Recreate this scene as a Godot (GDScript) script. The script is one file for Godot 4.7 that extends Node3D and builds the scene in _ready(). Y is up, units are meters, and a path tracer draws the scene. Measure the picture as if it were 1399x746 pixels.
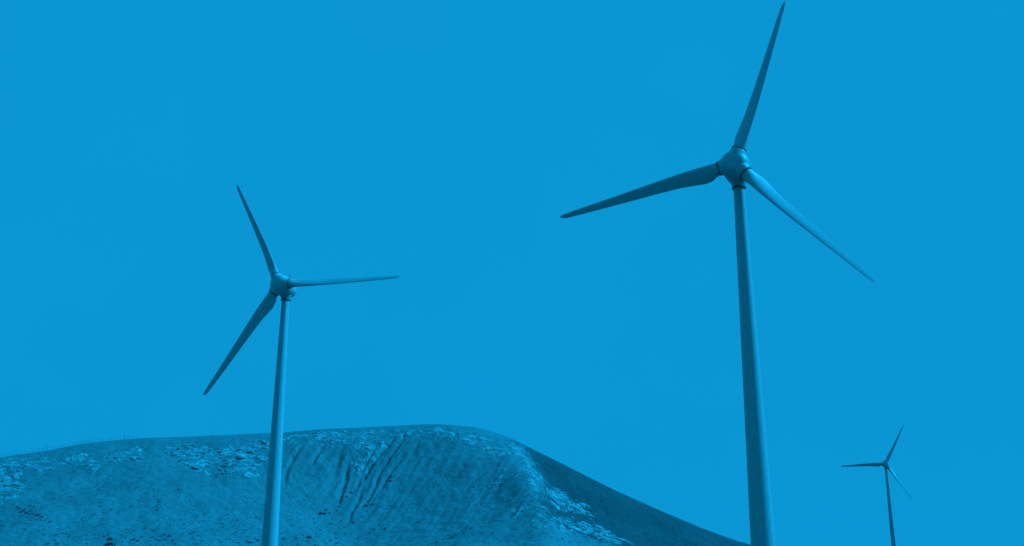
extends Node3D
# Three wind turbines in front of an old volcanic hill, everything under one blue light.

const EYE := 1.7
var rng := RandomNumberGenerator.new()
var broad := FastNoiseLite.new()
var fine := FastNoiseLite.new()
var cells := FastNoiseLite.new()
var ragged := FastNoiseLite.new()
var used := {}
var boxes := []

const RIDGE := [[-323.1, 47.47], [-292.5, 53.59], [-260.3, 59.47], [-240.3, 63.27], [-219.8, 67.85], [-198.6, 70.57], [-173.1, 72.18], [-143.3, 73.79], [-120.5, 75.22], [-101.4, 76.96], [-78.2, 78.28], [-54.7, 79.54], [-39.1, 79.95], [-19.4, 78.35], [-3.7, 73.61], [15.7, 64.21], [34.9, 54.52], [53.7, 44.94], [76.0, 34.73], [97.7, 25.41], [120.4, 16.98], [139.9, 10.85], [163.8, 5.52], [196.9, 1.00]]
var OUTCROPS := [
	["pale boulder outcrop at the far left edge of the hillside", PackedVector2Array([Vector2(-252.2, -500.8), Vector2(-249.7, -504.0), Vector2(-246.1, -507.2), Vector2(-235.6, -497.2), Vector2(-230.1, -486.0), Vector2(-221.2, -471.6), Vector2(-219.1, -462.0), Vector2(-221.9, -457.6), Vector2(-228.0, -457.2)]), 110, 0.6, 2.6, 1.5],
	["sparse row of pale boulders under the fence, beside the left edge outcrop", PackedVector2Array([Vector2(-255.1, -514.0), Vector2(-242.2, -510.0), Vector2(-228.7, -505.6), Vector2(-219.5, -501.2), Vector2(-217.4, -495.6), Vector2(-222.8, -492.4), Vector2(-237.7, -498.0), Vector2(-250.7, -507.2)]), 26, 0.7, 2.1, 1.4],
	["loose cluster of pale rocks below the right end of the ridge fence", PackedVector2Array([Vector2(-217.5, -504.4), Vector2(-212.9, -508.4), Vector2(-205.2, -508.8), Vector2(-196.2, -492.0), Vector2(-196.3, -487.6), Vector2(-206.3, -497.2), Vector2(-213.5, -498.4)]), 34, 0.6, 1.9, 1.5],
	["compact pale rock patch between the fence end and the large ledges", PackedVector2Array([Vector2(-197.7, -502.4), Vector2(-197.3, -507.2), Vector2(-190.3, -502.8), Vector2(-192.5, -511.2), Vector2(-187.8, -514.0), Vector2(-182.1, -510.8), Vector2(-179.7, -500.4), Vector2(-183.8, -499.2), Vector2(-191.1, -498.0)]), 52, 0.6, 2.2, 1.6],
	["large wedge of layered pale rock ledges just left of a tower", PackedVector2Array([Vector2(-175.2, -515.6), Vector2(-168.5, -520.4), Vector2(-158.6, -520.8), Vector2(-146.9, -516.8), Vector2(-136.8, -520.0), Vector2(-130.5, -526.8), Vector2(-126.6, -526.0), Vector2(-121.7, -518.0), Vector2(-121.1, -509.2), Vector2(-124.3, -502.4), Vector2(-123.0, -493.2), Vector2(-126.4, -491.6), Vector2(-132.1, -497.6), Vector2(-139.2, -493.2), Vector2(-146.6, -494.4), Vector2(-158.1, -498.8), Vector2(-166.7, -508.4)]), 270, 0.5, 2.4, 2.6],
	["thin band of broken pale rock along the crest right of a tower", PackedVector2Array([Vector2(-118.0, -528.0), Vector2(-115.0, -534.0), Vector2(-99.5, -536.4), Vector2(-87.9, -536.0), Vector2(-76.8, -538.0), Vector2(-69.3, -539.6), Vector2(-71.2, -531.6), Vector2(-82.4, -526.8), Vector2(-92.5, -524.8), Vector2(-100.6, -524.0), Vector2(-111.9, -527.6)]), 80, 0.3, 0.9, 3.2],
	["pale rock slab field streaked with gullies at the head of the hollow", PackedVector2Array([Vector2(-76.2, -528.0), Vector2(-60.5, -531.2), Vector2(-64.7, -523.6), Vector2(-68.8, -517.2), Vector2(-72.1, -510.8), Vector2(-75.6, -506.0), Vector2(-77.9, -510.8), Vector2(-75.7, -518.8), Vector2(-82.4, -522.8)]), 90, 0.35, 1.3, 1.5],
	["narrow strip of pale rock below the rounded summit", PackedVector2Array([Vector2(-65.8, -536.8), Vector2(-51.6, -536.4), Vector2(-38.2, -537.2), Vector2(-29.5, -532.8), Vector2(-14.2, -532.0), Vector2(-11.8, -526.0), Vector2(-22.3, -524.8), Vector2(-35.4, -530.0), Vector2(-45.3, -531.2), Vector2(-52.9, -530.8)]), 90, 0.3, 0.9, 3.4],
	["curving pale rock rib down the crest of the spur", PackedVector2Array([Vector2(-2.1, -531.2), Vector2(1.7, -536.4), Vector2(7.0, -530.4), Vector2(9.0, -516.4), Vector2(13.2, -511.2), Vector2(13.9, -497.6), Vector2(12.0, -478.8), Vector2(14.2, -475.2), Vector2(10.0, -468.0), Vector2(8.9, -476.8), Vector2(9.5, -490.0), Vector2(7.2, -499.6), Vector2(4.2, -516.4)]), 70, 0.3, 1.0, 1.4],
	["upper pale rock patch on the dark right flank beyond the spur", PackedVector2Array([Vector2(17.1, -491.6), Vector2(22.2, -504.0), Vector2(27.0, -502.4), Vector2(29.2, -493.2), Vector2(32.3, -489.2), Vector2(29.3, -484.8), Vector2(23.1, -481.6), Vector2(18.6, -470.8)]), 70, 0.5, 1.8, 1.8],
	["short slanting pale rock streak highest on the dark right flank", PackedVector2Array([Vector2(29.0, -494.8), Vector2(33.6, -501.2), Vector2(37.6, -494.8), Vector2(36.3, -487.6), Vector2(32.6, -488.0)]), 24, 0.5, 1.4, 1.8],
	["lower and widest pale rock patch on the dark right flank", PackedVector2Array([Vector2(17.4, -442.8), Vector2(20.9, -463.6), Vector2(30.1, -476.0), Vector2(40.7, -476.8), Vector2(48.6, -471.2), Vector2(51.2, -465.6), Vector2(44.1, -458.8), Vector2(34.2, -462.0), Vector2(27.4, -455.2), Vector2(19.8, -440.4)]), 125, 0.5, 1.9, 2.0],
	["vertical pale rock rib below the spur crest", PackedVector2Array([Vector2(11.5, -462.4), Vector2(13.1, -462.8), Vector2(13.0, -448.0), Vector2(12.2, -434.4), Vector2(10.7, -434.4), Vector2(10.8, -448.0)]), 26, 0.4, 1.2, 1.0],
	["slanting pale rock streaks at the left foot of the spur", PackedVector2Array([Vector2(0.2, -456.8), Vector2(2.7, -460.0), Vector2(5.4, -463.2), Vector2(6.3, -460.0), Vector2(4.0, -454.8), Vector2(1.4, -452.8)]), 22, 0.4, 1.3, 1.4],
	["pale rock scatter on the shaded right wall of the hollow", PackedVector2Array([Vector2(-13.7, -494.0), Vector2(-6.8, -496.0), Vector2(0.9, -492.8), Vector2(4.3, -490.0), Vector2(-3.3, -490.0), Vector2(-9.5, -488.4)]), 24, 0.4, 1.2, 1.6],
	["few pale stones high in the hollow below the summit strip", PackedVector2Array([Vector2(-14.7, -523.2), Vector2(-8.8, -526.4), Vector2(-3.5, -524.4), Vector2(-2.0, -517.2), Vector2(-7.1, -514.8), Vector2(-13.1, -519.6)]), 16, 0.4, 1.2, 1.6],
]
var GULLIES := [
	[PackedVector2Array([Vector2(-52.2, -534.8), Vector2(-57.7, -524.4), Vector2(-62.6, -514.8), Vector2(-65.4, -507.6), Vector2(-66.7, -500.4), Vector2(-68.4, -493.6)]), 2.0, 1.3],
	[PackedVector2Array([Vector2(-54.9, -535.2), Vector2(-57.8, -525.2), Vector2(-60.4, -520.0)]), 1.4, 1.0],
	[PackedVector2Array([Vector2(-53.5, -520.8), Vector2(-56.4, -514.8), Vector2(-59.8, -508.4), Vector2(-62.2, -502.8), Vector2(-64.5, -495.6)]), 1.8, 1.2],
	[PackedVector2Array([Vector2(-59.3, -531.2), Vector2(-65.0, -523.2), Vector2(-69.8, -514.4), Vector2(-72.0, -508.0), Vector2(-72.7, -502.4)]), 2.6, 1.5],
	[PackedVector2Array([Vector2(-68.0, -523.6), Vector2(-73.4, -512.0), Vector2(-74.3, -504.8), Vector2(-74.4, -498.0)]), 1.8, 1.2],
	[PackedVector2Array([Vector2(-81.8, -514.0), Vector2(-80.9, -504.0), Vector2(-81.5, -493.2), Vector2(-81.8, -486.0)]), 2.2, 1.5],
	[PackedVector2Array([Vector2(-86.3, -522.0), Vector2(-86.7, -509.6), Vector2(-87.4, -500.8)]), 1.6, 2.4],
	[PackedVector2Array([Vector2(-95.2, -525.2), Vector2(-98.0, -516.0), Vector2(-99.0, -507.6)]), 1.4, 1.4],
	[PackedVector2Array([Vector2(-106.1, -525.2), Vector2(-109.0, -515.6), Vector2(-109.7, -502.8), Vector2(-107.4, -490.0)]), 1.7, 1.6],
	[PackedVector2Array([Vector2(-71.8, -503.2), Vector2(-72.8, -492.8), Vector2(-74.6, -486.0), Vector2(-75.0, -475.2)]), 1.9, 1.2],
	[PackedVector2Array([Vector2(-65.1, -505.6), Vector2(-67.5, -496.8), Vector2(-71.3, -486.8)]), 1.6, 1.2],
	[PackedVector2Array([Vector2(-47.0, -528.8), Vector2(-50.6, -518.4), Vector2(-53.8, -509.2)]), 0.9, 1.2],
	[PackedVector2Array([Vector2(-41.8, -525.6), Vector2(-47.2, -514.0), Vector2(-51.2, -505.2)]), 0.7, 1.2],
	[PackedVector2Array([Vector2(-22.2, -508.8), Vector2(-27.5, -503.2), Vector2(-33.2, -494.8)]), 0.9, 2.6],
	[PackedVector2Array([Vector2(-3.5, -512.4), Vector2(-17.5, -500.8), Vector2(-28.0, -489.2)]), 1.0, 4.0],
	[PackedVector2Array([Vector2(2.8, -476.4), Vector2(-6.5, -472.8), Vector2(-16.1, -465.2)]), 0.9, 3.0],
	[PackedVector2Array([Vector2(-0.9, -489.6), Vector2(-10.8, -486.8), Vector2(-20.0, -479.2)]), 0.8, 2.8],
	[PackedVector2Array([Vector2(7.4, -471.2), Vector2(1.8, -463.6), Vector2(-3.0, -454.8)]), 0.9, 2.2],
]
const SHRUBS := [
	[-237.0, -497.2, 0.58], [-234.4, -495.6, 0.59], [-231.0, -487.2, 0.7], [-234.8, -487.2, 0.82], [-233.0, -485.2, 0.59], [-232.5, -480.4, 0.61], [-229.3, -478.8, 0.86], [-225.9, -478.8, 0.47],
	[-216.9, -469.6, 0.51], [-236.8, -482.8, 0.78], [-224.9, -487.2, 0.41], [-218.2, -448.4, 0.44], [-217.2, -454.8, 0.47], [-213.2, -450.8, 0.9, "dark shrub in the slanting row on the lower left slope"], [-211.4, -449.2, 0.76, "dark shrub in the slanting row on the lower left slope"], [-208.6, -446.8, 0.96, "dark shrub in the slanting row on the lower left slope"],
	[-206.3, -444.8, 0.86, "dark shrub in the slanting row on the lower left slope"], [-204.3, -443.2, 0.8, "dark shrub in the slanting row on the lower left slope"], [-202.3, -442.4, 0.72, "dark shrub in the slanting row on the lower left slope"], [-200.0, -440.8, 1.02, "dark shrub in the slanting row on the lower left slope"], [-198.8, -440.4, 0.79, "dark shrub in the slanting row on the lower left slope"], [-196.6, -438.4, 0.71, "dark shrub in the slanting row on the lower left slope"], [-205.6, -446.4, 0.8, "dark shrub in the slanting row on the lower left slope"], [-205.5, -448.0, 0.53, "dark shrub in the slanting row on the lower left slope"],
	[-208.5, -452.0, 0.77, "dark shrub in the slanting row on the lower left slope"], [-206.5, -451.2, 0.7, "dark shrub in the slanting row on the lower left slope"], [-203.5, -447.2, 0.51, "dark shrub in the slanting row on the lower left slope"], [-195.6, -435.2, 0.51], [-194.5, -436.0, 0.45], [-191.5, -434.8, 0.89], [-190.2, -427.2, 0.52], [-187.4, -421.6, 0.51],
	[-182.6, -422.0, 0.82], [-179.9, -415.2, 0.62], [-177.1, -410.4, 1.14, "wide dark shrub at the bottom edge of the far left slope"], [-180.9, -424.0, 0.59], [-179.4, -424.0, 0.45], [-177.0, -420.8, 0.61], [-174.2, -418.4, 0.49], [-169.2, -414.4, 0.51],
	[-165.6, -410.8, 0.61], [-179.6, -408.4, 0.91], [-187.0, -475.2, 0.46], [-166.7, -477.6, 0.35], [-205.7, -514.0, 0.35], [-162.0, -470.0, 0.52], [-160.0, -465.6, 0.55], [-156.0, -461.2, 0.77],
	[-155.3, -456.8, 0.43], [-153.4, -452.8, 0.68], [-152.1, -474.8, 0.64, "lone dark shrub on bare ash beneath the left part of the layered ledges"], [-178.7, -453.6, 0.55], [-165.6, -453.6, 0.8], [-157.8, -445.2, 0.66], [-152.1, -435.6, 0.64], [-148.0, -434.4, 0.75],
	[-146.1, -426.0, 0.59], [-145.9, -428.0, 0.61], [-143.2, -428.8, 0.62], [-142.4, -430.8, 0.86], [-139.6, -428.8, 0.99], [-139.4, -423.2, 0.6], [-141.0, -422.0, 0.6], [-136.3, -423.6, 0.8],
	[-133.7, -418.8, 0.55], [-159.1, -417.2, 1.53, "dark shrub just above the widest one at the foot of the left slope"], [-156.4, -422.8, 0.51], [-162.9, -420.8, 0.69], [-150.2, -418.4, 0.89], [-148.2, -417.6, 0.82], [-149.3, -424.4, 0.62], [-172.1, -432.4, 0.5],
	[-156.3, -410.4, 2.45, "widest dark shrub of all, at the bottom edge of the left slope"], [-141.2, -448.0, 0.61], [-138.8, -444.0, 0.64], [-136.9, -439.2, 0.55], [-132.2, -433.6, 0.76], [-131.8, -436.0, 0.6], [-132.3, -450.0, 0.61], [-134.1, -456.4, 0.59],
	[-122.5, -446.0, 0.6, "lower and larger of two round shrubs close together below the ledges"], [-123.8, -449.2, 0.5, "upper and smaller of two round shrubs close together below the ledges"], [-126.2, -465.2, 0.52], [-124.6, -459.2, 0.62], [-121.8, -460.4, 0.35], [-119.1, -454.8, 0.46], [-121.2, -452.0, 0.39], [-116.8, -475.2, 0.61],
	[-112.6, -461.6, 0.73], [-110.9, -461.2, 0.61], [-107.8, -441.6, 0.67], [-106.2, -440.4, 0.91], [-116.8, -431.2, 0.64], [-115.7, -432.4, 0.53], [-124.9, -426.0, 0.61], [-119.4, -428.8, 0.53],
	[-117.8, -426.4, 0.78], [-111.2, -428.4, 0.72], [-107.3, -431.6, 1.06, "wide dark shrub at the bottom edge, just left of a tower"], [-105.7, -432.8, 0.43], [-109.3, -434.8, 0.62], [-125.3, -420.0, 0.76], [-97.2, -461.6, 0.56], [-97.4, -455.6, 0.45],
	[-99.5, -453.6, 0.58], [-97.5, -449.2, 1.0, "flat dark shrub nearest the right side of a tower, low on the slope"], [-92.4, -452.0, 0.66], [-87.8, -455.6, 1.4, "wide flat dark shrub at the lowest left of the hollow, right of a tower"], [-87.6, -451.6, 0.52], [-89.9, -452.0, 0.41], [-87.7, -479.6, 1.38, "widest of four dark shrubs bunched left of the gully ends"], [-85.9, -480.8, 0.94],
	[-86.0, -483.2, 0.91], [-84.1, -482.0, 0.53], [-80.8, -488.0, 0.69], [-81.2, -484.8, 0.62], [-82.2, -479.2, 0.48], [-81.8, -474.0, 1.0], [-78.0, -478.8, 0.52], [-75.5, -474.0, 0.56],
	[-74.8, -477.6, 0.44], [-78.3, -494.4, 0.7], [-76.8, -497.6, 0.91], [-77.4, -497.2, 0.56], [-67.8, -494.4, 0.83], [-65.6, -491.6, 0.91], [-68.6, -490.8, 1.03], [-72.6, -478.8, 0.84],
	[-85.0, -466.8, 0.75], [-86.3, -462.4, 0.59], [-78.9, -459.2, 0.75], [-76.1, -458.0, 0.82], [-80.2, -454.4, 0.56], [-78.2, -467.6, 0.53], [-77.3, -462.8, 0.74], [-62.0, -472.4, 0.83],
	[-63.4, -469.2, 0.62], [-68.0, -465.2, 0.68], [-60.4, -477.2, 0.57], [-83.9, -449.2, 0.73], [-74.1, -468.4, 0.7], [-80.5, -504.8, 0.72, "small dark shrub sitting in the longest left gully"], [-59.1, -506.0, 0.8, "upper of two dark shrubs just right of the gullies"], [-59.2, -504.0, 1.01, "lower and wider of two dark shrubs just right of the gullies"],
	[-55.1, -505.2, 0.37], [-49.3, -506.0, 0.5], [-32.2, -490.4, 0.6], [-37.8, -498.8, 0.39], [-35.0, -498.8, 0.49], [-56.6, -490.8, 0.5], [-46.5, -487.2, 0.46], [-42.0, -474.0, 0.69],
	[-60.4, -477.2, 0.45], [-58.4, -477.2, 0.38], [-62.0, -472.4, 0.6], [-57.0, -472.0, 0.39], [-20.3, -493.2, 0.45], [-18.2, -492.8, 0.62], [-17.5, -491.6, 0.58], [-88.4, -510.4, 0.48],
	[-106.0, -514.0, 0.43], [-104.7, -496.0, 0.38], [-25.0, -452.8, 0.54], [-23.9, -450.0, 0.68], [-25.4, -449.6, 0.75], [-27.3, -450.0, 0.5], [-31.8, -448.0, 0.97], [-29.5, -450.0, 0.5],
	[-34.1, -448.8, 0.55], [-17.5, -453.2, 0.58], [-21.4, -454.8, 0.49], [-13.7, -453.6, 0.5], [-20.5, -449.6, 0.46], [37.1, -539.2, 0.6, "lone small shrub on the skyline of the right flank"], [43.8, -509.6, 0.51], [20.7, -434.8, 0.59],
	[23.8, -436.8, 0.62], [23.7, -451.2, 0.62], [31.2, -464.8, 0.57], [38.3, -458.0, 0.76], [43.8, -456.4, 0.71], [18.6, -442.4, 0.5], [45.6, -499.2, 0.41], [51.6, -491.6, 0.47],
	[-161.4, -421.2, 0.49], [-49.3, -467.2, 0.33], [-101.1, -454.0, 0.5], [-57.1, -473.2, 0.57], [-185.0, -430.0, 0.47], [40.0, -462.4, 0.49], [-111.0, -429.6, 0.47], [-137.1, -415.6, 0.41],
	[-123.9, -420.8, 0.37], [-134.9, -419.2, 0.36], [-174.6, -420.4, 0.45], [-185.4, -415.6, 0.42], [-89.8, -474.0, 0.47], [-143.9, -436.8, 0.52], [-116.3, -440.0, 0.51], [-144.0, -420.0, 0.38],
	[-38.2, -480.8, 0.49], [-168.8, -417.6, 0.54], [-100.7, -444.0, 0.47], [-67.0, -467.2, 0.31], [-208.6, -444.8, 0.56], [-90.6, -456.4, 0.43], [-113.7, -429.2, 0.5], [-90.9, -446.4, 0.49],
	[-174.6, -446.8, 0.35], [35.6, -467.6, 0.28], [-187.9, -418.0, 0.29], [-71.9, -455.2, 0.39], [-86.5, -450.0, 0.36], [-199.4, -435.6, 0.36], [-112.8, -462.8, 0.29], [-111.6, -453.2, 0.38],
	[-59.5, -463.2, 0.29], [-68.7, -484.0, 0.5], [-128.9, -432.0, 0.57], [-23.1, -452.8, 0.4], [-142.0, -431.2, 0.3], [-123.4, -456.0, 0.47], [-163.1, -424.8, 0.58], [-76.0, -454.4, 0.31],
	[0.2, -451.2, 0.29], [-158.7, -432.8, 0.52], [-56.2, -480.0, 0.55], [-154.6, -421.6, 0.5], [-106.5, -431.2, 0.58], [-14.3, -446.4, 0.37], [-142.0, -414.8, 0.41], [-212.2, -436.4, 0.49],
	[-52.6, -461.2, 0.48], [-70.7, -471.2, 0.34], [5.3, -421.6, 0.49], [-51.4, -458.0, 0.31], [-116.2, -442.8, 0.59], [-122.3, -430.0, 0.3], [-196.3, -441.6, 0.43], [-102.6, -461.6, 0.37],
	[-110.8, -440.8, 0.47], [-14.9, -436.4, 0.42], [-143.5, -441.2, 0.49], [20.1, -465.6, 0.59], [-115.3, -438.4, 0.45], [-149.0, -434.8, 0.45], [-89.0, -465.6, 0.43], [-164.1, -411.2, 0.37],
	[-7.8, -441.6, 0.48], [-113.7, -447.2, 0.36], [-172.3, -450.0, 0.52], [-197.6, -426.8, 0.51], [-57.1, -472.4, 0.58], [-45.0, -458.8, 0.3],
]
var DARK_FLANK := PackedVector2Array([Vector2(-1.4, -540.8), Vector2(6.3, -536.8), Vector2(10.5, -519.6), Vector2(14.5, -507.6), Vector2(14.9, -486.4), Vector2(13.8, -462.0), Vector2(15.1, -445.6), Vector2(28.9, -458.8), Vector2(48.3, -463.2), Vector2(73.8, -463.6), Vector2(94.3, -455.6), Vector2(200, -470), Vector2(200, -640), Vector2(0, -640), Vector2(-4, -556)])
const FENCE_FROM := -266.1
const FENCE_TO := -193.7

func _ready() -> void:
	# ---------- camera, sky, sun, exposure ----------
	var cam := Camera3D.new()
	cam.name = "camera"
	cam.position = Vector3(0, EYE, 0)
	cam.rotation_degrees = Vector3(16.568, 0, 0)
	cam.fov = 29.947
	cam.near = 0.1
	cam.far = 20000.0
	add_child(cam)
	cam.current = true

	var sky_mat := ProceduralSkyMaterial.new()
	sky_mat.sky_top_color = sky_tone(0.97)
	sky_mat.sky_horizon_color = sky_tone(1.0)
	sky_mat.sky_curve = 0.3
	sky_mat.ground_bottom_color = sky_tone(1.0)
	sky_mat.ground_horizon_color = sky_tone(1.0)
	sky_mat.sun_angle_max = 0.0
	# barely visible thin veil in the blue
	var veil := FastNoiseLite.new()
	veil.seed = 8
	veil.frequency = 0.012
	veil.fractal_octaves = 5
	var cover := NoiseTexture2D.new()
	cover.width = 1024
	cover.height = 512
	cover.seamless = true
	cover.noise = veil
	var tint := sky_tone(1.0)
	var ramp := Gradient.new()
	ramp.set_color(0, Color(tint.r, tint.g, tint.b, 0.0))
	ramp.set_color(1, Color(tint.r, tint.g, tint.b, 0.05))
	cover.color_ramp = ramp
	sky_mat.sky_cover = cover
	var sky := Sky.new()
	sky.sky_material = sky_mat
	var env := Environment.new()
	env.background_mode = Environment.BG_SKY
	env.sky = sky
	env.ambient_light_source = Environment.AMBIENT_SOURCE_SKY
	env.tonemap_mode = Environment.TONE_MAPPER_LINEAR
	env.tonemap_exposure = 1.5
	env.sdfgi_enabled = true
	env.ssao_enabled = true
	env.ssil_enabled = true
	var we := WorldEnvironment.new()
	we.name = "environment"
	we.environment = env
	add_child(we)

	var sun := DirectionalLight3D.new()
	sun.name = "sun"
	sun.light_color = Color(0.07, 0.715, 1.0)
	sun.light_energy = 1.6
	sun.light_angular_distance = 0.5
	sun.shadow_enabled = true
	var toward := Vector3(0, 0, -1).rotated(Vector3.UP, deg_to_rad(-88.0))
	toward = (toward * cos(deg_to_rad(43.0)) + Vector3.UP * sin(deg_to_rad(43.0))).normalized()
	add_child(sun)
	sun.look_at_from_position(Vector3.ZERO, -toward, Vector3.UP)

	rng.seed = 4177
	setup_noise()
	# ---------- setting ----------
	build_ground()
	build_hill()
	# ---------- things ----------
	build_turbines()
	build_outcrops()
	build_fence()
	build_shrubs()
	build_scrub()

# ---------------------------------------------------------------- helpers
func setup_noise() -> void:
	broad.seed = 11
	broad.noise_type = FastNoiseLite.TYPE_SIMPLEX_SMOOTH
	broad.frequency = 1.0 / 42.0
	broad.fractal_octaves = 4
	fine.seed = 23
	fine.noise_type = FastNoiseLite.TYPE_SIMPLEX_SMOOTH
	fine.frequency = 1.0 / 6.0
	fine.fractal_octaves = 4
	fine.fractal_gain = 0.6
	cells.seed = 37
	cells.noise_type = FastNoiseLite.TYPE_CELLULAR
	cells.cellular_return_type = FastNoiseLite.RETURN_CELL_VALUE
	cells.frequency = 1.0 / 2.6
	cells.fractal_type = FastNoiseLite.FRACTAL_NONE
	ragged.seed = 53
	ragged.noise_type = FastNoiseLite.TYPE_SIMPLEX_SMOOTH
	ragged.frequency = 1.0 / 4.5
	ragged.fractal_octaves = 3
	ragged.fractal_gain = 0.65

func numbered(called: String) -> String:
	var n: int = used.get(called, 0)
	used[called] = n + 1
	return called if n == 0 else "%s_%03d" % [called, n]

func tag(o: Node, label: String, category: String, group := "") -> void:
	o.set_meta("label", label)
	o.set_meta("category", category)
	if group != "":
		o.set_meta("group", group)

func part(called: String, mesh: Mesh, mat: Material, parent: Node) -> MeshInstance3D:
	var o := MeshInstance3D.new()
	o.name = called
	o.mesh = mesh
	if mat != null:
		o.material_override = mat
	parent.add_child(o, true)
	return o

func ease3(v: float) -> float:
	v = clampf(v, 0.0, 1.0)
	return v * v * (3.0 - 2.0 * v)

# the blue of the air, before exposure
func sky_tone(k: float) -> Color:
	return Color(0.0021 * k, 0.2 * k, 0.431 * k).linear_to_srgb()

func grey(v: float) -> Color:
	return Color(v, v, v).linear_to_srgb()

func noise_tex(freq: float, lo: float, hi: float, seed_: int, normal := false, size := 512) -> NoiseTexture2D:
	var n := FastNoiseLite.new()
	n.seed = seed_
	n.frequency = freq
	n.fractal_octaves = 5
	n.fractal_gain = 0.6
	var t := NoiseTexture2D.new()
	t.width = size
	t.height = size
	t.seamless = true
	t.noise = n
	if normal:
		t.as_normal_map = true
		t.bump_strength = 6.0
	else:
		var gr := Gradient.new()
		gr.set_color(0, Color(lo, lo, lo))
		gr.set_color(1, Color(hi, hi, hi))
		t.color_ramp = gr
	return t

# ---------------------------------------------------------------- terrain shape
func plain_height(x: float, z: float) -> float:
	var r := sqrt(x * x + z * z)
	return -2.0 * exp(-pow((z + 160.0) / 90.0, 2.0)) + 7.5 * ease3((r - 300.0) / 400.0)

func ridge_z(x: float) -> float:
	return -548.0 + 28.0 * pow((x + 40.0) / 240.0, 2.0)

func ridge_height(x: float) -> float:
	var n := RIDGE.size()
	if x <= RIDGE[0][0]:
		return maxf(6.0, RIDGE[0][1] + (x - RIDGE[0][0]) * 0.2)
	for i in n - 1:
		if x < RIDGE[i + 1][0]:
			var x0: float = RIDGE[i][0]
			var x1: float = RIDGE[i + 1][0]
			var a: float = RIDGE[i][1]
			var b: float = RIDGE[i + 1][1]
			var p: float = RIDGE[maxi(i - 1, 0)][1]
			var q: float = RIDGE[mini(i + 2, n - 1)][1]
			return lerpf(lerpf(a, b, (x - x0) / (x1 - x0)), cubic_interpolate(a, b, p, q, (x - x0) / (x1 - x0)), 0.6)
	return maxf(0.0, RIDGE[n - 1][1] - (x - RIDGE[n - 1][0]) * 0.1)

func slope_width(h: float) -> float:
	return 70.0 + 150.0 * h / 82.0

func spur_x(t: float) -> float:
	return 14.0 * ease3(t / 0.6)

# height of the hill before any fine relief, h and zr given for that x
func hill_shape(x: float, z: float, h: float, zr: float) -> float:
	var low := plain_height(x, z)
	var t := (z - zr) / slope_width(h)
	if t < 0.0:
		return low + (h - low) * maxf(0.0, 1.0 - pow(t * 1.1, 2.0)) - 4.0 * ease3((-t - 0.7) * 3.0)
	if t > 1.0:
		return low - 0.8 * ease3((t - 1.0) * 8.0)
	var te := t * t / (t + 0.1) * 1.1
	var y := low + (h - low) * pow(1.0 - te, 1.9)
	y -= 20.0 * exp(-pow((x + 56.0) / (62.0 if x < -56.0 else 48.0), 2.0)) * ease3(t / 0.33) * ease3((0.86 - t) / 0.48)
	var off := x - spur_x(t) - 1.0
	y += 9.0 * exp(-pow(off / (13.0 if off < 0.0 else 10.0), 2.0)) * ease3((t - 0.05) / 0.25) * ease3((0.95 - t) / 0.6)
	return y

func gully_depth(p: Vector2) -> float:
	var deep := 0.0
	for gl in GULLIES:
		var box: Rect2 = gl[3]
		if not box.has_point(p):
			continue
		var pts: PackedVector2Array = gl[0]
		var best := 1e9
		var along := 0.0
		for i in pts.size() - 1:
			var c := Geometry2D.get_closest_point_to_segment(p, pts[i], pts[i + 1])
			var d := p.distance_to(c)
			if d < best:
				best = d
				along = (i + pts[i].distance_to(c) / pts[i].distance_to(pts[i + 1])) / (pts.size() - 1)
		var w: float = gl[2]
		w *= 0.62 * (1.0 + 0.6 * ragged.get_noise_2d(p.x, p.y * 0.4))
		var cut: float = 0.62 * gl[1] * exp(-pow(best / w, 2.0)) * ease3(along * 5.0) * ease3((1.0 - along) * 4.0)
		cut -= 0.2 * gl[1] * exp(-pow((best - 2.2 * w) / (0.7 * w), 2.0)) * ease3(along * 5.0) * ease3((1.0 - along) * 4.0)
		if absf(cut) > absf(deep):
			deep = cut
	return deep

# 0..1: how far a point is inside rock
func rock_mask(p: Vector2) -> float:
	var j := Vector2(ragged.get_noise_2d(p.x, p.y), ragged.get_noise_2d(p.x + 300.0, p.y)) * 6.0
	var q := p + j
	for o in OUTCROPS:
		var box: Rect2 = o[6]
		if box.has_point(q) and Geometry2D.is_point_in_polygon(q, o[1]):
			return 1.0
	return 0.0

func relief(x: float, z: float, t: float, rock: float) -> float:
	var y := broad.get_noise_2d(x, z) * 1.6 * ease3(t * 6.0 + 0.15)
	y += fine.get_noise_2d(x, z) * 0.42 * ease3(t * 12.0 + 0.15)
	# small ribs that run down the fall line in the hollow
	if x > -120.0 and x < 60.0 and t > 0.02 and t < 0.6:
		var q := x + 0.35 * (z - ridge_z(x))
		y += (0.6 + 0.9 * broad.get_noise_2d(x, z + 400.0)) * fine.get_noise_2d(q * 1.1 + 2.0 * fine.get_noise_2d(x * 0.2, z * 0.2), z * 0.10 + 77.0) * ease3((x + 120.0) / 30.0) * ease3((60.0 - x) / 20.0) * ease3(t * 8.0) * ease3((0.46 - t) * 5.0)
	if rock > 0.0:
		y += rock * (0.2 + 0.35 * cells.get_noise_2d(x * 0.6, z * 1.3))
	return y

func hill_height(x: float, z: float) -> float:
	var h := ridge_height(x)
	var zr := ridge_z(x)
	var p := Vector2(x, z)
	var t := (z - zr) / slope_width(h)
	var fade := 1.0 - ease3((t - 0.9) * 10.0)
	return hill_shape(x, z, h, zr) + relief(x, z, t, rock_mask(p)) * fade - gully_depth(p)

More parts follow.
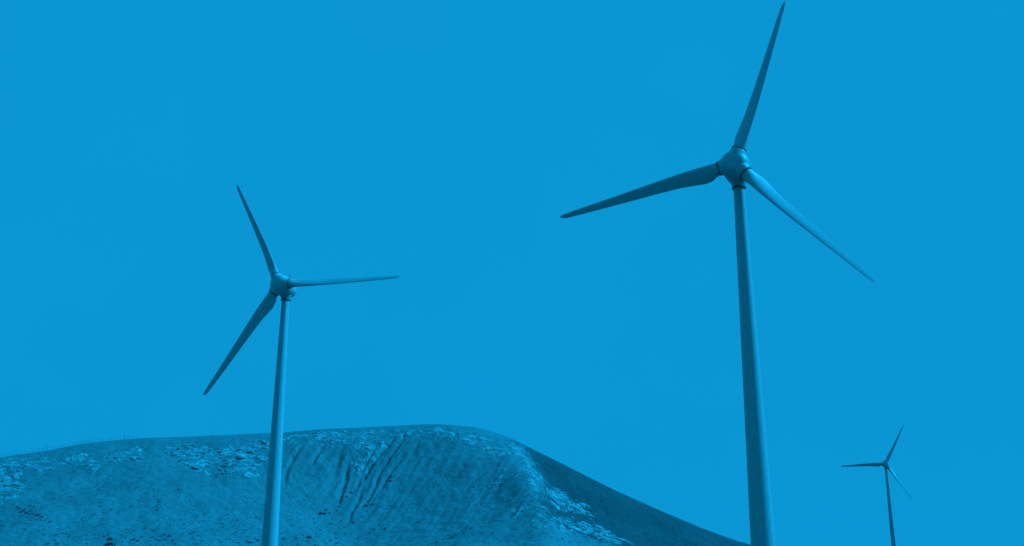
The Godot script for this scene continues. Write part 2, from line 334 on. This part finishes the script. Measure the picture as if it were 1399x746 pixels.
func ash_colour(x: float, z: float, rock: float) -> float:
	# grey ash with dusty and darker drifts
	var b := broad.get_noise_2d(x * 1.3 + 500.0, z * 1.3)
	var f := fine.get_noise_2d(x * 1.7 + 90.0, z * 1.7)
	var grain := rng.randf_range(-1.0, 1.0)
	var v := 0.285 + 0.06 * b + 0.04 * f
	# darker albedo fills the flank outline beyond the spur, its rim torn by noise
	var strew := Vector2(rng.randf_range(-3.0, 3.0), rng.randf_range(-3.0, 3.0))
	if Geometry2D.is_point_in_polygon(Vector2(x + 9.0 * f + 5.0 * b, z + 12.0 * b) + strew, DARK_FLANK):
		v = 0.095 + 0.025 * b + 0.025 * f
	if rock > 0.0:
		# bare pale rock, broken by pockets of ash
		var c := cells.get_noise_2d(x * 0.6, z * 1.3)
		var gap := ragged.get_noise_2d(x * 0.42 + 40.0, z * 1.7)
		if gap < -0.02 + 0.2 * c + 0.2 * grain:
			v = 0.49 + 0.11 * c + 0.06 * f
	v *= 1.0 + 0.18 * grain
	if rng.randf() < 0.012 and rock == 0.0:
		v *= 0.5
	return clampf(v, 0.03, 0.7)

func build_ground() -> void:
	var st := SurfaceTool.new()
	st.begin(Mesh.PRIMITIVE_TRIANGLES)
	var xs := []
	var n := 120
	for i in n + 1:
		var u := (float(i) / n - 0.5) * 2.0
		xs.append(signf(u) * (absf(u) * 500.0 + pow(absf(u), 6.0) * 8500.0))
	for j in n + 1:
		for i in n + 1:
			var x: float = xs[i]
			var z: float = xs[j] - 250.0
			st.set_uv(Vector2(x, z))
			st.add_vertex(Vector3(x, plain_height(x, z) + (0.25 * broad.get_noise_2d(x, z) if absf(x) < 900.0 else 0.0) - 0.15, z))
	for j in n:
		for i in n:
			var a := j * (n + 1) + i
			for k in [a, a + 1, a + n + 2, a, a + n + 2, a + n + 1]:
				st.add_index(k)
	st.generate_normals()
	var m := StandardMaterial3D.new()
	m.albedo_color = grey(0.11)
	m.albedo_texture = noise_tex(0.03, 0.75, 1.0, 5)
	m.uv1_triplanar = true
	m.uv1_world_triplanar = true
	m.uv1_scale = Vector3.ONE * 0.12
	m.roughness = 0.95
	var o := part("ground", st.commit(), m, self)
	o.set_meta("kind", "structure")

func build_hill() -> void:
	for o in OUTCROPS:
		var r := Rect2(o[1][0], Vector2.ZERO)
		for p in o[1]:
			r = r.expand(p)
		o.append(r.grow(0.5))
	for gl in GULLIES:
		var r := Rect2(gl[0][0], Vector2.ZERO)
		for p in gl[0]:
			r = r.expand(p)
		gl.append(r.grow(gl[2] * 4.5))
	var xs := PackedFloat32Array()
	var x := -430.0
	while x < 330.0:
		xs.append(x)
		x += 0.62 if (x > -262.0 and x < 128.0) else 4.0
	var nr := 330
	var cols := xs.size()
	var verts := PackedVector3Array()
	var colours := PackedColorArray()
	var normals := PackedVector3Array()
	verts.resize(cols * nr)
	colours.resize(cols * nr)
	normals.resize(cols * nr)
	for i in cols:
		var px := xs[i]
		var h := ridge_height(px)
		var zr := ridge_z(px)
		var w := slope_width(h)
		for j in nr:
			# rows: coarse behind the crest, close together down the near slope
			var t: float
			if j < 30:
				t = -1.1 + 1.06 * float(j) / 30.0
			elif j < 290:
				t = -0.04 + 0.70 * float(j - 30) / 260.0
			else:
				t = 0.66 + 0.5 * float(j - 290) / 39.0
			var pz := zr + t * w
			var p := Vector2(px, pz)
			var rock := 0.0
			var cut := 0.0
			if t > 0.0 and t < 0.75:
				rock = rock_mask(p)
				cut = gully_depth(p)
			var fade := 1.0 - ease3((t - 0.9) * 10.0)
			var k := i * nr + j
			verts[k] = Vector3(px, hill_shape(px, pz, h, zr) + relief(px, pz, t, rock) * fade - cut, pz)
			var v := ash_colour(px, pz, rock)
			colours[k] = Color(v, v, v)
	for i in cols:
		var ia := maxi(i - 1, 0) * nr
		var ib := mini(i + 1, cols - 1) * nr
		for j in nr:
			var du := verts[ib + j] - verts[ia + j]
			var dv := verts[i * nr + mini(j + 1, nr - 1)] - verts[i * nr + maxi(j - 1, 0)]
			normals[i * nr + j] = dv.cross(du).normalized()
	var idx := PackedInt32Array()
	idx.resize((cols - 1) * (nr - 1) * 6)
	var c := 0
	for i in cols - 1:
		for j in nr - 1:
			var a := i * nr + j
			var b := a + nr
			idx[c] = a; idx[c + 1] = b; idx[c + 2] = b + 1
			idx[c + 3] = a; idx[c + 4] = b + 1; idx[c + 5] = a + 1
			c += 6
	var arr := []
	arr.resize(Mesh.ARRAY_MAX)
	arr[Mesh.ARRAY_VERTEX] = verts
	arr[Mesh.ARRAY_NORMAL] = normals
	arr[Mesh.ARRAY_COLOR] = colours
	arr[Mesh.ARRAY_INDEX] = idx
	var mesh := ArrayMesh.new()
	mesh.add_surface_from_arrays(Mesh.PRIMITIVE_TRIANGLES, arr)
	var m := StandardMaterial3D.new()
	m.vertex_color_use_as_albedo = true
	m.albedo_texture = noise_tex(0.06, 0.5, 1.0, 71, false, 1024)
	m.uv1_triplanar = true
	m.uv1_world_triplanar = true
	m.uv1_scale = Vector3.ONE * 0.07
	m.roughness = 0.95
	var o := part("hill", mesh, m, self)
	o.set_meta("kind", "structure")

# ---------------------------------------------------------------- turbines
# turned shape: profile of (radius, distance) round the axis given by basis.z
func turned(profile: Array, axis: Basis, origin: Vector3, sides := 40) -> ArrayMesh:
	var st := SurfaceTool.new()
	st.begin(Mesh.PRIMITIVE_TRIANGLES)
	st.set_smooth_group(0)
	var rows := profile.size()
	for i in rows:
		for s in sides:
			var a := TAU * s / sides
			var v := Vector3(cos(a) * profile[i][0], sin(a) * profile[i][0], profile[i][1])
			st.add_vertex(origin + axis * v)
	for i in rows - 1:
		for s in sides:
			var s2 := (s + 1) % sides
			var a := i * sides + s
			var b := i * sides + s2
			var c := (i + 1) * sides + s
			var d := (i + 1) * sides + s2
			for k in [a, d, b, a, c, d]:
				st.add_index(k)
	st.generate_normals()
	return st.commit()

# a closed ring with rounded rim
func ring_mesh(r: float, half: float, proud: float, axis: Basis, origin: Vector3, sides := 40) -> ArrayMesh:
	return turned([[r - 0.05, -half], [r + proud * 0.7, -half], [r + proud, -half * 0.6], [r + proud, half * 0.6], [r + proud * 0.7, half], [r - 0.05, half]], axis, origin, sides)

const UP_AXIS := Basis(Vector3(1, 0, 0), Vector3(0, 0, -1), Vector3(0, 1, 0))

func interp(tab: Array, r: float, col: int) -> float:
	for i in tab.size() - 1:
		if r <= tab[i + 1][0]:
			var u: float = (r - tab[i][0]) / (tab[i + 1][0] - tab[i][0])
			u = clampf(u, 0.0, 1.0)
			var p: float = tab[maxi(i - 1, 0)][col]
			var q: float = tab[mini(i + 2, tab.size() - 1)][col]
			return lerpf(lerpf(tab[i][col], tab[i + 1][col], u), cubic_interpolate(tab[i][col], tab[i + 1][col], p, q, u), 0.5)
	return tab[tab.size() - 1][col]

# span along +Y, leading edge towards +X, upwind face towards +Z
# columns: distance from rotor centre, leading offset, trailing offset, thickness ratio, pitch in degrees, bend upwind
const BLADE := [
	[1.9, 0.80, 0.80, 1.0, 34.0, 0.0],
	[2.6, 0.84, 1.02, 0.86, 34.0, 0.0],
	[3.3, 0.87, 1.34, 0.64, 34.0, 0.0],
	[4.2, 0.89, 1.42, 0.53, 33.5, 0.0],
	[5.6, 0.91, 1.22, 0.46, 33.0, 0.01],
	[7.5, 0.87, 0.98, 0.39, 32.0, 0.03],
	[10.5, 0.75, 0.84, 0.32, 31.0, 0.07],
	[14.5, 0.56, 0.74, 0.26, 30.0, 0.16],
	[18.5, 0.37, 0.64, 0.22, 29.0, 0.30],
	[21.5, 0.23, 0.57, 0.19, 28.0, 0.42],
	[23.2, 0.13, 0.50, 0.17, 28.0, 0.50],
	[23.8, 0.05, 0.36, 0.17, 28.0, 0.53],
	[24.0, -0.04, 0.18, 0.2, 28.0, 0.54]]

func blade_mesh() -> ArrayMesh:
	var st := SurfaceTool.new()
	st.begin(Mesh.PRIMITIVE_TRIANGLES)
	st.set_smooth_group(0)
	var stations := []
	for i in 15:
		stations.append(1.9 + 4.0 * i / 15.0)
	for i in 24:
		stations.append(5.9 + 16.6 * i / 24.0)
	for r in [22.5, 22.9, 23.2, 23.45, 23.65, 23.8, 23.9, 23.97, 24.0]:
		stations.append(r)
	var half := 14
	var n := half * 2
	for r in stations:
		var le := interp(BLADE, r, 1)
		var te := -interp(BLADE, r, 2)
		var thick := interp(BLADE, r, 3)
		var pitch := deg_to_rad(interp(BLADE, r, 4))
		var bend := interp(BLADE, r, 5)
		var chord := le - te
		var roundness := clampf((thick - 0.35) / 0.6, 0.0, 1.0)
		for k in n:
			var a := TAU * k / n
			var u := 0.5 + 0.5 * cos(a)          # 1 at the leading edge
			var s := 1.0 - u
			# airfoil thickness, blended into a circle at the root
			var foil := 2.6 * (0.2969 * sqrt(s) - 0.126 * s - 0.3516 * s * s + 0.2843 * s * s * s - 0.1015 * s * s * s * s)
			var circ := 0.5 * absf(sin(a))
			var y := lerpf(foil, circ, roundness) * chord * thick
			var side := -1.0 if sin(a) < 0.0 else 1.0
			var zz := lerpf(side * y * (0.8 if side > 0.0 else 1.0), side * y, roundness)
			var xx := te + chord * u
			st.add_vertex(Vector3(xx * cos(pitch) - zz * sin(pitch), r, xx * sin(pitch) + zz * cos(pitch) + bend))
	var rows := stations.size()
	var tip := rows * n
	st.add_vertex(Vector3(-0.02 * cos(0.3), 24.01, 0.54))
	for i in rows - 1:
		for k in n:
			var k2 := (k + 1) % n
			var a := i * n + k
			var b := i * n + k2
			var c := a + n
			var d := b + n
			for q in [a, b, d, a, d, c]:
				st.add_index(q)
	for k in n:
		for q in [(rows - 1) * n + k, (rows - 1) * n + (k + 1) % n, tip]:
			st.add_index(q)
	st.generate_normals()
	return st.commit()

func build_turbines() -> void:
	var paint := StandardMaterial3D.new()
	paint.albedo_color = grey(0.47)
	paint.albedo_texture = noise_tex(0.02, 0.86, 1.0, 91)
	paint.uv1_triplanar = true
	paint.uv1_scale = Vector3(0.35, 0.06, 0.35)
	paint.roughness = 0.5
	paint.metallic_specular = 0.35
	var blade_paint := paint.duplicate()
	blade_paint.uv1_scale = Vector3(0.4, 0.1, 0.4)
	var seal := StandardMaterial3D.new()
	seal.albedo_color = grey(0.09)
	seal.roughness = 0.7
	var steel := StandardMaterial3D.new()
	steel.albedo_color = grey(0.16)
	steel.roughness = 0.5
	var blade := blade_mesh()
	var specs := [
		[Vector3(29.71, 0, -124.94), 52.88, 21.68, 70.51, 4.09, "nearest and largest grey wind turbine, right of the hill, one blade pointing up"],
		[Vector3(-42.02, 0, -183.04), 53.29, 16.15, 117.77, 4.04, "mid-sized grey wind turbine standing in front of the hill's pale ledges"],
		[Vector3(209.80, 0, -580.03), 62.19, 20.19, 61.05, 4.95, "smallest and most distant wind turbine at the far right"]]
	for s in specs:
		var root := Node3D.new()
		root.name = numbered("wind_turbine")
		add_child(root)
		var foot: Vector3 = s[0]
		foot.y = plain_height(foot.x, foot.z) - 0.2
		root.position = foot
		root.rotation_degrees.y = -s[2]
		tag(root, s[5], "wind turbine", "wind turbines")
		var hub_y: float = s[1] - foot.y
		var top := hub_y - 2.45
		# tower: gently concave taper
		var prof := []
		for i in 25:
			var u := i / 24.0
			prof.append([lerpf(1.56, 0.70, pow(u, 0.95)), top * u])
		part("tower", turned(prof, UP_AXIS, Vector3.ZERO, 56), paint, root)
		var tw := root.get_node("tower")
		part("yaw_ring", ring_mesh(0.78, 0.09, 0.14, UP_AXIS, Vector3(0, top + 0.05, 0)), seal, tw)
		var tilt := Basis(Vector3(1, 0, 0), deg_to_rad(-s[4]))
		var hub := Vector3(0, hub_y, 2.6)
		# nacelle: egg behind the rotor with a neck down to the tower
		var nac := MeshInstance3D.new()
		nac.name = "nacelle"
		nac.mesh = turned([[0.02, -5.15], [0.42, -5.08], [0.82, -4.85], [1.16, -4.45], [1.42, -3.9], [1.6, -3.2], [1.72, -2.4], [1.78, -1.6], [1.78, -1.0], [1.70, -0.86]], tilt, hub, 48)
		nac.material_override = paint
		root.add_child(nac)
		part("neck", turned([[0.74, top + 0.1], [0.78, top + 0.16], [0.92, top + 0.55], [1.15, top + 1.05], [1.3, top + 1.5]], UP_AXIS, Vector3.ZERO), paint, nac)
		part("wind_vane_mast", turned([[0.035, 0.0], [0.035, 1.15], [0.09, 1.17], [0.09, 1.28], [0.01, 1.3]], UP_AXIS, hub + tilt * Vector3(0.35, 1.55, -2.9), 10), steel, nac)
		part("anemometer_mast", turned([[0.035, 0.0], [0.035, 0.95], [0.14, 0.97], [0.14, 1.03], [0.01, 1.06]], UP_AXIS, hub + tilt * Vector3(-0.35, 1.55, -2.9), 10), steel, nac)
		# spinner in front
		var spin := MeshInstance3D.new()
		spin.name = "spinner"
		spin.mesh = turned([[1.70, -0.84], [1.82, -0.78], [1.9, -0.4], [1.87, 0.0], [1.76, 0.35], [1.58, 0.68], [1.40, 0.92], [1.25, 1.05], [1.05, 1.14], [0.7, 1.23], [0.35, 1.28], [0.02, 1.29]], tilt, hub, 48)
		spin.material_override = paint
		root.add_child(spin)
		part("seal_gap", turned([[1.6, -0.88], [1.66, -0.86], [1.6, -0.82]], tilt, hub, 48), seal, spin)
		for k in 3:
			var b := Node3D.new()
			var turn := Basis(Vector3(0, 0, 1), deg_to_rad(s[3] + 120.0 * k - 90.0))
			var mi := MeshInstance3D.new()
			mi.name = "blade"
			mi.mesh = blade
			mi.material_override = blade_paint
			mi.transform = Transform3D(tilt * turn, hub)
			root.add_child(mi, true)
			b.free()
			part("root_collar", turned([[1.16, 1.1], [1.1, 1.55], [0.98, 1.86], [0.94, 2.0], [0.8, 2.02]], UP_AXIS, Vector3.ZERO, 36), paint, mi)
			part("root_ring", ring_mesh(0.84, 0.07, 0.15, UP_AXIS, Vector3(0, 2.08, 0), 36), seal, mi)

# ---------------------------------------------------------------- rocks
func stone_mesh(seed_: int) -> ArrayMesh:
	var r := RandomNumberGenerator.new()
	r.seed = seed_
	var st := SurfaceTool.new()
	st.begin(Mesh.PRIMITIVE_TRIANGLES)
	st.set_smooth_group(-1)
	var rings := 4
	var sides := 7
	var pts := []
	for i in rings + 1:
		var row := []
		var th := PI * i / rings
		for s in sides:
			var a := TAU * (s + 0.5 * (i % 2)) / sides
			var sq := pow(absf(sin(th)), 0.6)
			var v := Vector3(cos(a) * sq, cos(th) * 0.8, sin(a) * sq)
			v *= r.randf_range(0.74, 1.12)
			if i == 0 or i == rings:
				v = Vector3(0, cos(th) * 0.75, 0)
			row.append(v)
		pts.append(row)
	for i in rings:
		for s in sides:
			var s2 := (s + 1) % sides
			var a: Vector3 = pts[i][s]
			var b: Vector3 = pts[i][s2]
			var c: Vector3 = pts[i + 1][s]
			var d: Vector3 = pts[i + 1][s2]
			if i > 0:
				for v in [a, b, d]:
					st.add_vertex(v)
			if i < rings - 1:
				for v in [a, d, c]:
					st.add_vertex(v)
	st.generate_normals()
	return st.commit()

func build_outcrops() -> void:
	var meshes := []
	for i in 7:
		meshes.append(stone_mesh(300 + i))
	var mats := []
	for v in [0.34, 0.41, 0.47, 0.27]:
		var m := StandardMaterial3D.new()
		m.albedo_color = grey(v)
		m.albedo_texture = noise_tex(0.04, 0.65, 1.0, 130 + mats.size(), false, 256)
		m.uv1_triplanar = true
		m.uv1_scale = Vector3.ONE * 0.6
		m.roughness = 0.9
		mats.append(m)
	for o in OUTCROPS:
		var poly: PackedVector2Array = o[1]
		var box: Rect2 = o[6]
		var mid := box.get_center()
		var root := Node3D.new()
		root.name = numbered("rock_outcrop")
		add_child(root)
		root.position = Vector3(mid.x, hill_height(mid.x, mid.y), mid.y)
		tag(root, o[0], "rock outcrop", "pale rock outcrops on the hillside")
		var made := 0
		var tries := 0
		while made < o[2] and tries < 6000:
			tries += 1
			var p := Vector2(rng.randf_range(box.position.x, box.end.x), rng.randf_range(box.position.y, box.end.y))
			if not Geometry2D.is_point_in_polygon(p, poly):
				continue
			if ragged.get_noise_2d(p.x * 0.42 + 40.0, p.y * 1.7) > 0.04 and rng.randf() < 0.9:
				continue
			var size: float = lerpf(o[3], o[4] * 1.25, pow(rng.randf(), 2.6)) * 0.42
			var st := part("stone", meshes[rng.randi() % 7], mats[rng.randi() % 4], root)
			var wide := lerpf(1.0, o[5], rng.randf())
			var bs := Basis.from_euler(Vector3(rng.randf_range(0.1, 0.55), rng.randf_range(-0.4, 0.4), rng.randf_range(-0.2, 0.2)))
			bs = bs * Basis.from_scale(Vector3(size * wide, size * rng.randf_range(0.3, 0.55), size * rng.randf_range(0.9, 1.5)))
			st.transform = Transform3D(bs, Vector3(p.x, hill_height(p.x, p.y) - size * 0.05, p.y) - root.position)
			made += 1

# ---------------------------------------------------------------- fence on the ridge
func post_mesh(h: float, w: float) -> ArrayMesh:
	return turned([[0.01, -0.3], [w, -0.3], [w, h - 0.05], [w * 0.6, h], [0.01, h + 0.01]], UP_AXIS, Vector3.ZERO, 8)

func build_fence() -> void:
	var wood := StandardMaterial3D.new()
	wood.albedo_color = grey(0.22)
	wood.roughness = 0.9
	var wire := StandardMaterial3D.new()
	wire.albedo_color = grey(0.3)
	wire.metallic = 0.6
	wire.roughness = 0.5
	var root := Node3D.new()
	root.name = "ridge_fence"
	add_child(root)
	var x0 := FENCE_FROM
	var z0 := ridge_z(x0) + 3.0
	root.position = Vector3(x0, hill_height(x0, z0), z0)
	tag(root, "thin wire fence of many posts along the left end of the ridge", "fence")
	var short := post_mesh(1.75, 0.06)
	var tall := post_mesh(2.7, 0.09)
	var line := []
	var i := 0
	var x := x0
	while x < FENCE_TO:
		var z := ridge_z(x) + 3.0
		var y := hill_height(x, z)
		var big := i == 14 or i == 24 or i == 32
		var o := part("tall_post" if big else "post", tall if big else short, wood, root)
		o.position = Vector3(x, y, z) - root.position
		o.rotation = Vector3(rng.randf_range(-0.04, 0.04), 0, rng.randf_range(-0.04, 0.04))
		line.append(o.position)
		x += 2.05 + rng.randf_range(-0.12, 0.12)
		i += 1
	for hgt in [0.5, 1.05, 1.6]:
		var st := SurfaceTool.new()
		st.begin(Mesh.PRIMITIVE_TRIANGLES)
		for k in line.size() - 1:
			var a: Vector3 = line[k] + Vector3(0, hgt, 0.07)
			var b: Vector3 = line[k + 1] + Vector3(0, hgt, 0.07)
			for s in 4:
				var e := [Vector3(0, 0.012, 0), Vector3(0, 0, 0.012), Vector3(0, -0.012, 0), Vector3(0, 0, -0.012)]
				var p: Vector3 = e[s]
				var q: Vector3 = e[(s + 1) % 4]
				for v in [a + p, b + p, b + q, a + p, b + q, a + q]:
					st.add_vertex(v)
		st.generate_normals()
		part("wire", st.commit(), wire, root)

# ---------------------------------------------------------------- shrubs
func shrub_mesh(seed_: int) -> ArrayMesh:
	var r := RandomNumberGenerator.new()
	r.seed = seed_
	var st := SurfaceTool.new()
	st.begin(Mesh.PRIMITIVE_TRIANGLES)
	for k in 150:
		var a := r.randf() * TAU
		var el := asin(r.randf_range(-0.1, 1.0))
		var rad := r.randf_range(0.55, 1.05) * (0.85 + 0.2 * sin(a * 3.0 + seed_))
		var c := Vector3(cos(a) * cos(el), sin(el) * 0.75, sin(a) * cos(el)) * rad
		var b := Basis.from_euler(Vector3(r.randf() * TAU, r.randf() * TAU, r.randf() * TAU))
		var s := r.randf_range(0.16, 0.3)
		st.add_vertex(c + b * Vector3(-s * 0.5, 0, 0))
		st.add_vertex(c + b * Vector3(s * 0.5, 0, 0))
		st.add_vertex(c + b * Vector3(0, s * 1.3, 0))
	st.generate_normals()
	return st.commit()

func build_shrubs() -> void:
	var meshes := []
	for i in 5:
		meshes.append(shrub_mesh(600 + i))
	var mats := []
	for v in [0.035, 0.05]:
		var m := StandardMaterial3D.new()
		m.albedo_color = grey(v)
		m.roughness = 0.9
		m.cull_mode = BaseMaterial3D.CULL_DISABLED
		mats.append(m)
	for s in SHRUBS:
		var o := MeshInstance3D.new()
		o.name = numbered("shrub")
		o.mesh = meshes[rng.randi() % 5]
		o.material_override = mats[rng.randi() % 2]
		add_child(o)
		var r: float = s[2]
		var y := hill_height(s[0], s[1])
		o.transform = Transform3D(Basis(Vector3.UP, rng.randf() * TAU) * Basis.from_scale(Vector3(r, r * 0.85, r)), Vector3(s[0], y - 0.05 * r, s[1]))
		var t: float = (s[1] - ridge_z(s[0])) / slope_width(ridge_height(s[0]))
		if s.size() > 3:
			var rows: bool = s[3].begins_with("dark shrub in the slanting row")
			tag(o, s[3], "shrub", "shrubs of the slanting row" if rows else "single shrubs on the hillside")
		elif s[0] > 14.0:
			tag(o, "small dark shrub on the right flank beyond the spur", "shrub", "shrubs on the right flank")
		elif s[0] > -88.0:
			tag(o, "small dark shrub in the hollow between the tower and the spur", "shrub", "shrubs in the hollow")
		elif s[0] > -128.0:
			tag(o, "small dark shrub on the slope below the layered rock ledges", "shrub", "shrubs below the ledges")
		elif t < 0.33:
			tag(o, "small dark shrub high among the left pale rocks", "shrub", "shrubs among the left rocks")
		else:
			tag(o, "small dark shrub dotted over the lower left slope", "shrub", "shrubs on the lower left slope")

# low tufts and clinker too many to count: one object
func build_scrub() -> void:
	var bush := shrub_mesh(640)
	var m := StandardMaterial3D.new()
	m.albedo_color = grey(0.06)
	m.roughness = 0.95
	m.cull_mode = BaseMaterial3D.CULL_DISABLED
	var places := []
	while places.size() < 5200:
		var x := rng.randf_range(-240.0, 110.0)
		var h := ridge_height(x)
		var t := rng.randf_range(0.08, 0.72)
		var z := ridge_z(x) + t * slope_width(h)
		var keep := ease3((t - 0.12) * 2.2) * (0.55 + 1.1 * broad.get_noise_2d(x * 1.6, z * 1.6 + 900.0))
		if x > -100.0:
			keep *= 0.55
		if rng.randf() > keep:
			continue
		places.append(Vector3(x, hill_height(x, z), z))
	var mm := MultiMesh.new()
	mm.transform_format = MultiMesh.TRANSFORM_3D
	mm.mesh = bush
	mm.instance_count = places.size()
	for i in places.size():
		var r := 0.10 + 0.22 * pow(rng.randf(), 2.0)
		var b := Basis(Vector3.UP, rng.randf() * TAU) * Basis.from_scale(Vector3(r * 1.3, r * 0.7, r * 1.3))
		mm.set_instance_transform(i, Transform3D(b, places[i]))
	var o := MultiMeshInstance3D.new()
	o.name = "scrub"
	o.multimesh = mm
	o.material_override = m
	add_child(o)
	o.set_meta("kind", "stuff")
	tag(o, "countless tiny dark tufts speckling the ash slope", "scrub")
